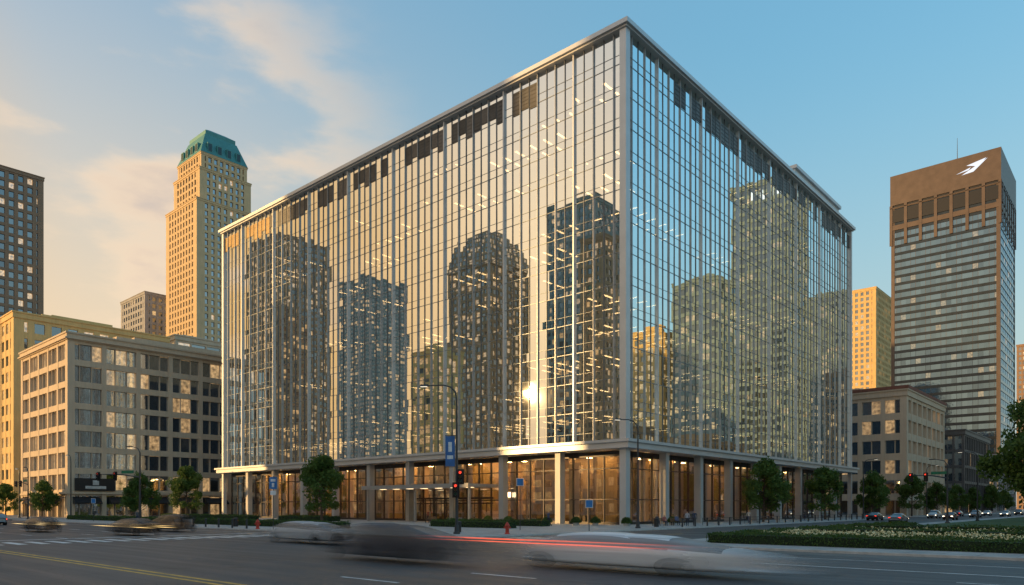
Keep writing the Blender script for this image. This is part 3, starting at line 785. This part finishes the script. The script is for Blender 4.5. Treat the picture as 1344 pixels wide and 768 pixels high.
person(-5,-8.5,R(90),'walk',(.04,.06,.12),(.02,.02,.03)); person(6,22,R(10),'walk',(.4,.4,.38),(.06,.08,.14)); person(-31,-4,R(-70),'walk',(.2,.05,.05),(.03,.03,.04))
person(-60,-33,R(100),'walk',(.1,.1,.11),(.02,.03,.06)); person(5.8,44,R(180),'walk',(.06,.06,.07),(.02,.03,.06))

# ------------------------------------------------------------------ vehicles
def ghost(name,col,metal,rough,amax,inner=.3,outer=2.3):
    m,nt,out=newmat(name); p=N(nt,'ShaderNodeBsdfPrincipled'); p.inputs['Roughness'].default_value=rough; p.inputs['Metallic'].default_value=metal
    tc=N(nt,'ShaderNodeTexCoord').outputs['Object']; sx=N(nt,'ShaderNodeSeparateXYZ'); L(nt,tc,sx.inputs[0])
    st=noise(nt,scaled(nt,tc,(.1,1.5,10)),1.0,4)
    L(nt,vscale(nt,tuple(col),maprange(nt,st,.3,.7,.65,1.3)),p.inputs[0])
    a=math_n(nt,'ADD',math_n(nt,'ABSOLUTE',sx.outputs[0]),math_n(nt,'MULTIPLY',math_n(nt,'SUBTRACT',st,.5),1.6))
    al=maprange(nt,a,inner,outer,amax,0.0,True)
    t=N(nt,'ShaderNodeBsdfTransparent'); mx=N(nt,'ShaderNodeMixShader'); L(nt,al,mx.inputs[0]); L(nt,t.outputs[0],mx.inputs[1]); L(nt,p.outputs[0],mx.inputs[2]); L(nt,mx.outputs[0],out.inputs[0]); return m
ST=[(-2.35,.68,.45,.78,.55,.82),(-2.25,.82,.30,.92,.70,.97),(-1.7,.90,.22,.97,.72,1.03),(-1.0,.91,.2,.97,.62,1.38),(-.2,.91,.2,.96,.64,1.46),(.45,.91,.2,.94,.62,1.41),(1.15,.91,.2,.93,.72,1.00),(1.9,.88,.22,.84,.68,.89),(2.25,.80,.28,.74,.60,.79),(2.35,.66,.4,.62,.5,.68)]
def car(x,y,rot,col,stretch=1.,blur=False,suv=False,trail=None,amax=.9,lights=True):
    e=empty('car' if not blur else 'moving_car',(x,y,.005),rot)
    st=[(a,w_,zb,bl*(1.08 if suv else 1),wt*(1.08 if suv and tp>1.2 else 1),tp*(1.16 if suv else 1)) for a,w_,zb,bl,wt,tp in ST]
    if suv: st[2]=(-2.1,.9,.24,1.05,.72,1.45)
    b=MB(); rings=[]
    for (a,w_,zb,bl,wt,tp) in st:
        mid=(zb+bl)/2
        half=[(w_*.86,zb),(w_*.98,zb+.12),(w_,mid+.05),(w_*.96,bl),(wt,tp-.05),(wt*.7,tp)]
        ring=[(a,p,z) for p,z in half]+[(a,-p,z) for p,z in reversed(half)]
        k=len(b.v); b.v+=ring; rings.append(k)
    n=12
    for i in range(len(rings)-1):
        for j in range(n):
            j2=(j+1)%n; m=0
            cab=2<=i<=5
            if cab and j in (3,7): m=1
            if (i in (2,5)) and j in (4,5,6): m=1
            if j in (11,): m=2
            b.f.append((rings[i]+j,rings[i]+j2,rings[i+1]+j2,rings[i+1]+j)); b.m.append(m)
    b.f.append(tuple(rings[0]+j for j in range(n))); b.m.append(0); b.f.append(tuple(rings[-1]+j for j in reversed(range(n)))); b.m.append(0)
    if blur: mats=[ghost('car_paint_blur',col,.2,.45,amax),ghost('car_glass_blur',tuple(.4*c+.04 for c in col),0,.3,amax*.8),ghost('car_under_blur',(.03,.03,.03),0,.8,amax)]
    else:
        pm=PM('car_paint',col,.25,.35,.05); mats=[pm,PM('car_glass',(.02,.025,.03),.05,0,.05),M_black]
    o=b.obj('body',mats,e,smooth=True); o.scale=(stretch,1,1)
    sb=o.modifiers.new('s','SUBSURF'); sb.levels=2; sb.render_levels=2
    if blur:   # time-smeared second exposure of the same body
        o2=o.copy(); scene.collection.objects.link(o2); o2.name='body_trail'; o2.parent=e; o2.location=(1.3,0,0); o2.scale=(stretch*1.25,.96,.97)
    b=MB()
    for wx in (-1.42,1.42):
        for sy in (-1,1):
            if not blur:
                b.tube((wx,sy*.70,.33),(wx,sy*.925,.33),.33,.33,20,0); b.tube((wx,sy*.926,.33),(wx,sy*.935,.33),.21,.19,14,1)
                b.tube((wx,sy*.60,.36),(wx,sy*.905,.36),.40,.40,20,0)
            else:
                b.tube((wx*.9,sy*.72,.33),(wx*.9,sy*.925,.33),.33,.33,20,0); b.tube((wx*.9,sy*.926,.33),(wx*.9,sy*.93,.33),.2,.2,14,1)
    o=b.obj('wheels',[ghost('tyre_blur',(.06,.06,.06),0,.8,amax*.32,.8,2.1),ghost('rim_blur',(.2,.2,.2),.5,.4,amax*.1,.9,2.0)] if blur else [PM('tyre',(.02,.02,.02),.8),PM('rim',(.4,.4,.4),.3,.8)],e); o.scale=(stretch,1,1)
    if lights and not blur:
        b=MB()
        for sy in (-1,1):
            b.box(2.2,2.33,sy*.62-.16,sy*.62+.16,.60,.72,0); b.box(-2.34,-2.22,sy*.64-.15,sy*.64+.15,.72,.86,1)
        b.box(2.3,2.37,-.4,.4,.35,.55,2); b.box(-.35,.35,.93,1.02,.95,1.05,2)
        b.obj('lights',[EM('headlight',(1,.85,.6),6),EM('taillight',(1,.05,.02),2),M_black],e)
    if trail:
        colr,z,x0,x1,s=trail; b=MB()
        m,nt,out=newmat('light_trail'); em=N(nt,'ShaderNodeEmission'); em.inputs[0].default_value=(*colr,1); em.inputs[1].default_value=s
        tc=N(nt,'ShaderNodeTexCoord').outputs['Object']; sx=N(nt,'ShaderNodeSeparateXYZ'); L(nt,tc,sx.inputs[0])
        half=(x1-x0)/2; al=maprange(nt,math_n(nt,'ABSOLUTE',sx.outputs[0]),half*.2,half,.7,0,True)
        t=N(nt,'ShaderNodeBsdfTransparent'); mx=N(nt,'ShaderNodeMixShader'); L(nt,al,mx.inputs[0]); L(nt,t.outputs[0],mx.inputs[1]); L(nt,em.outputs[0],mx.inputs[2]); L(nt,mx.outputs[0],out.inputs[0])
        for sy,zz_,r_ in ((-.95,z,.022),(-.95,z+.13,.012),(.7,z,.018)): b.tube((-half,sy,zz_),(half,sy,zz_),r_,r_,6,0)
        b.obj('light_trail',[m],e,loc=((x0+x1)/2,0,0))
    return e
car(33.0,-52,0,(.88,.88,.88),2.3,True,trail=((1,.16,.09),.95,-12,4,1.2),amax=.78)
car(22.5,-54.5,0,(.05,.055,.075),2.0,True,amax=.5,suv=True)
car(6,-48,0,(.55,.57,.60),1.9,True,amax=.65)
car(-15,-50.5,R(180),(.05,.05,.055),1.6,True,trail=((1,.66,.25),.72,-6,9,3),amax=.75)
car(-31,-52.8,R(180),(.04,.04,.05),1.5,True,trail=((1,.7,.3),.7,-4,8,3),amax=.75)
car(-22.5,-44,R(180),(.08,.06,.05),1.5,True,trail=((1,.6,.25),.7,-2,7,1.6),amax=.75,suv=True)
car(-64,-49,R(180),(.3,.3,.3),1,suv=True); car(-92,-46,R(180),(.05,.05,.06),1)
for (x,y,r,c,sv) in ((12.0,60,90,(.03,.03,.035),False),(14.5,92,-90,(.5,.5,.5),True),(12,130,90,(.04,.05,.09),False),(18.5,112,-90,(.3,.3,.32),True),(15,150,-90,(.6,.6,.6),False),(20.5,75,-90,(.1,.02,.02),False),(21,135,-90,(.5,.5,.5),False),(19,175,-90,(.1,.1,.1),True),(20,42,90,(.2,.2,.22),False)):
    car(x,y,R(r),c,1,suv=sv)
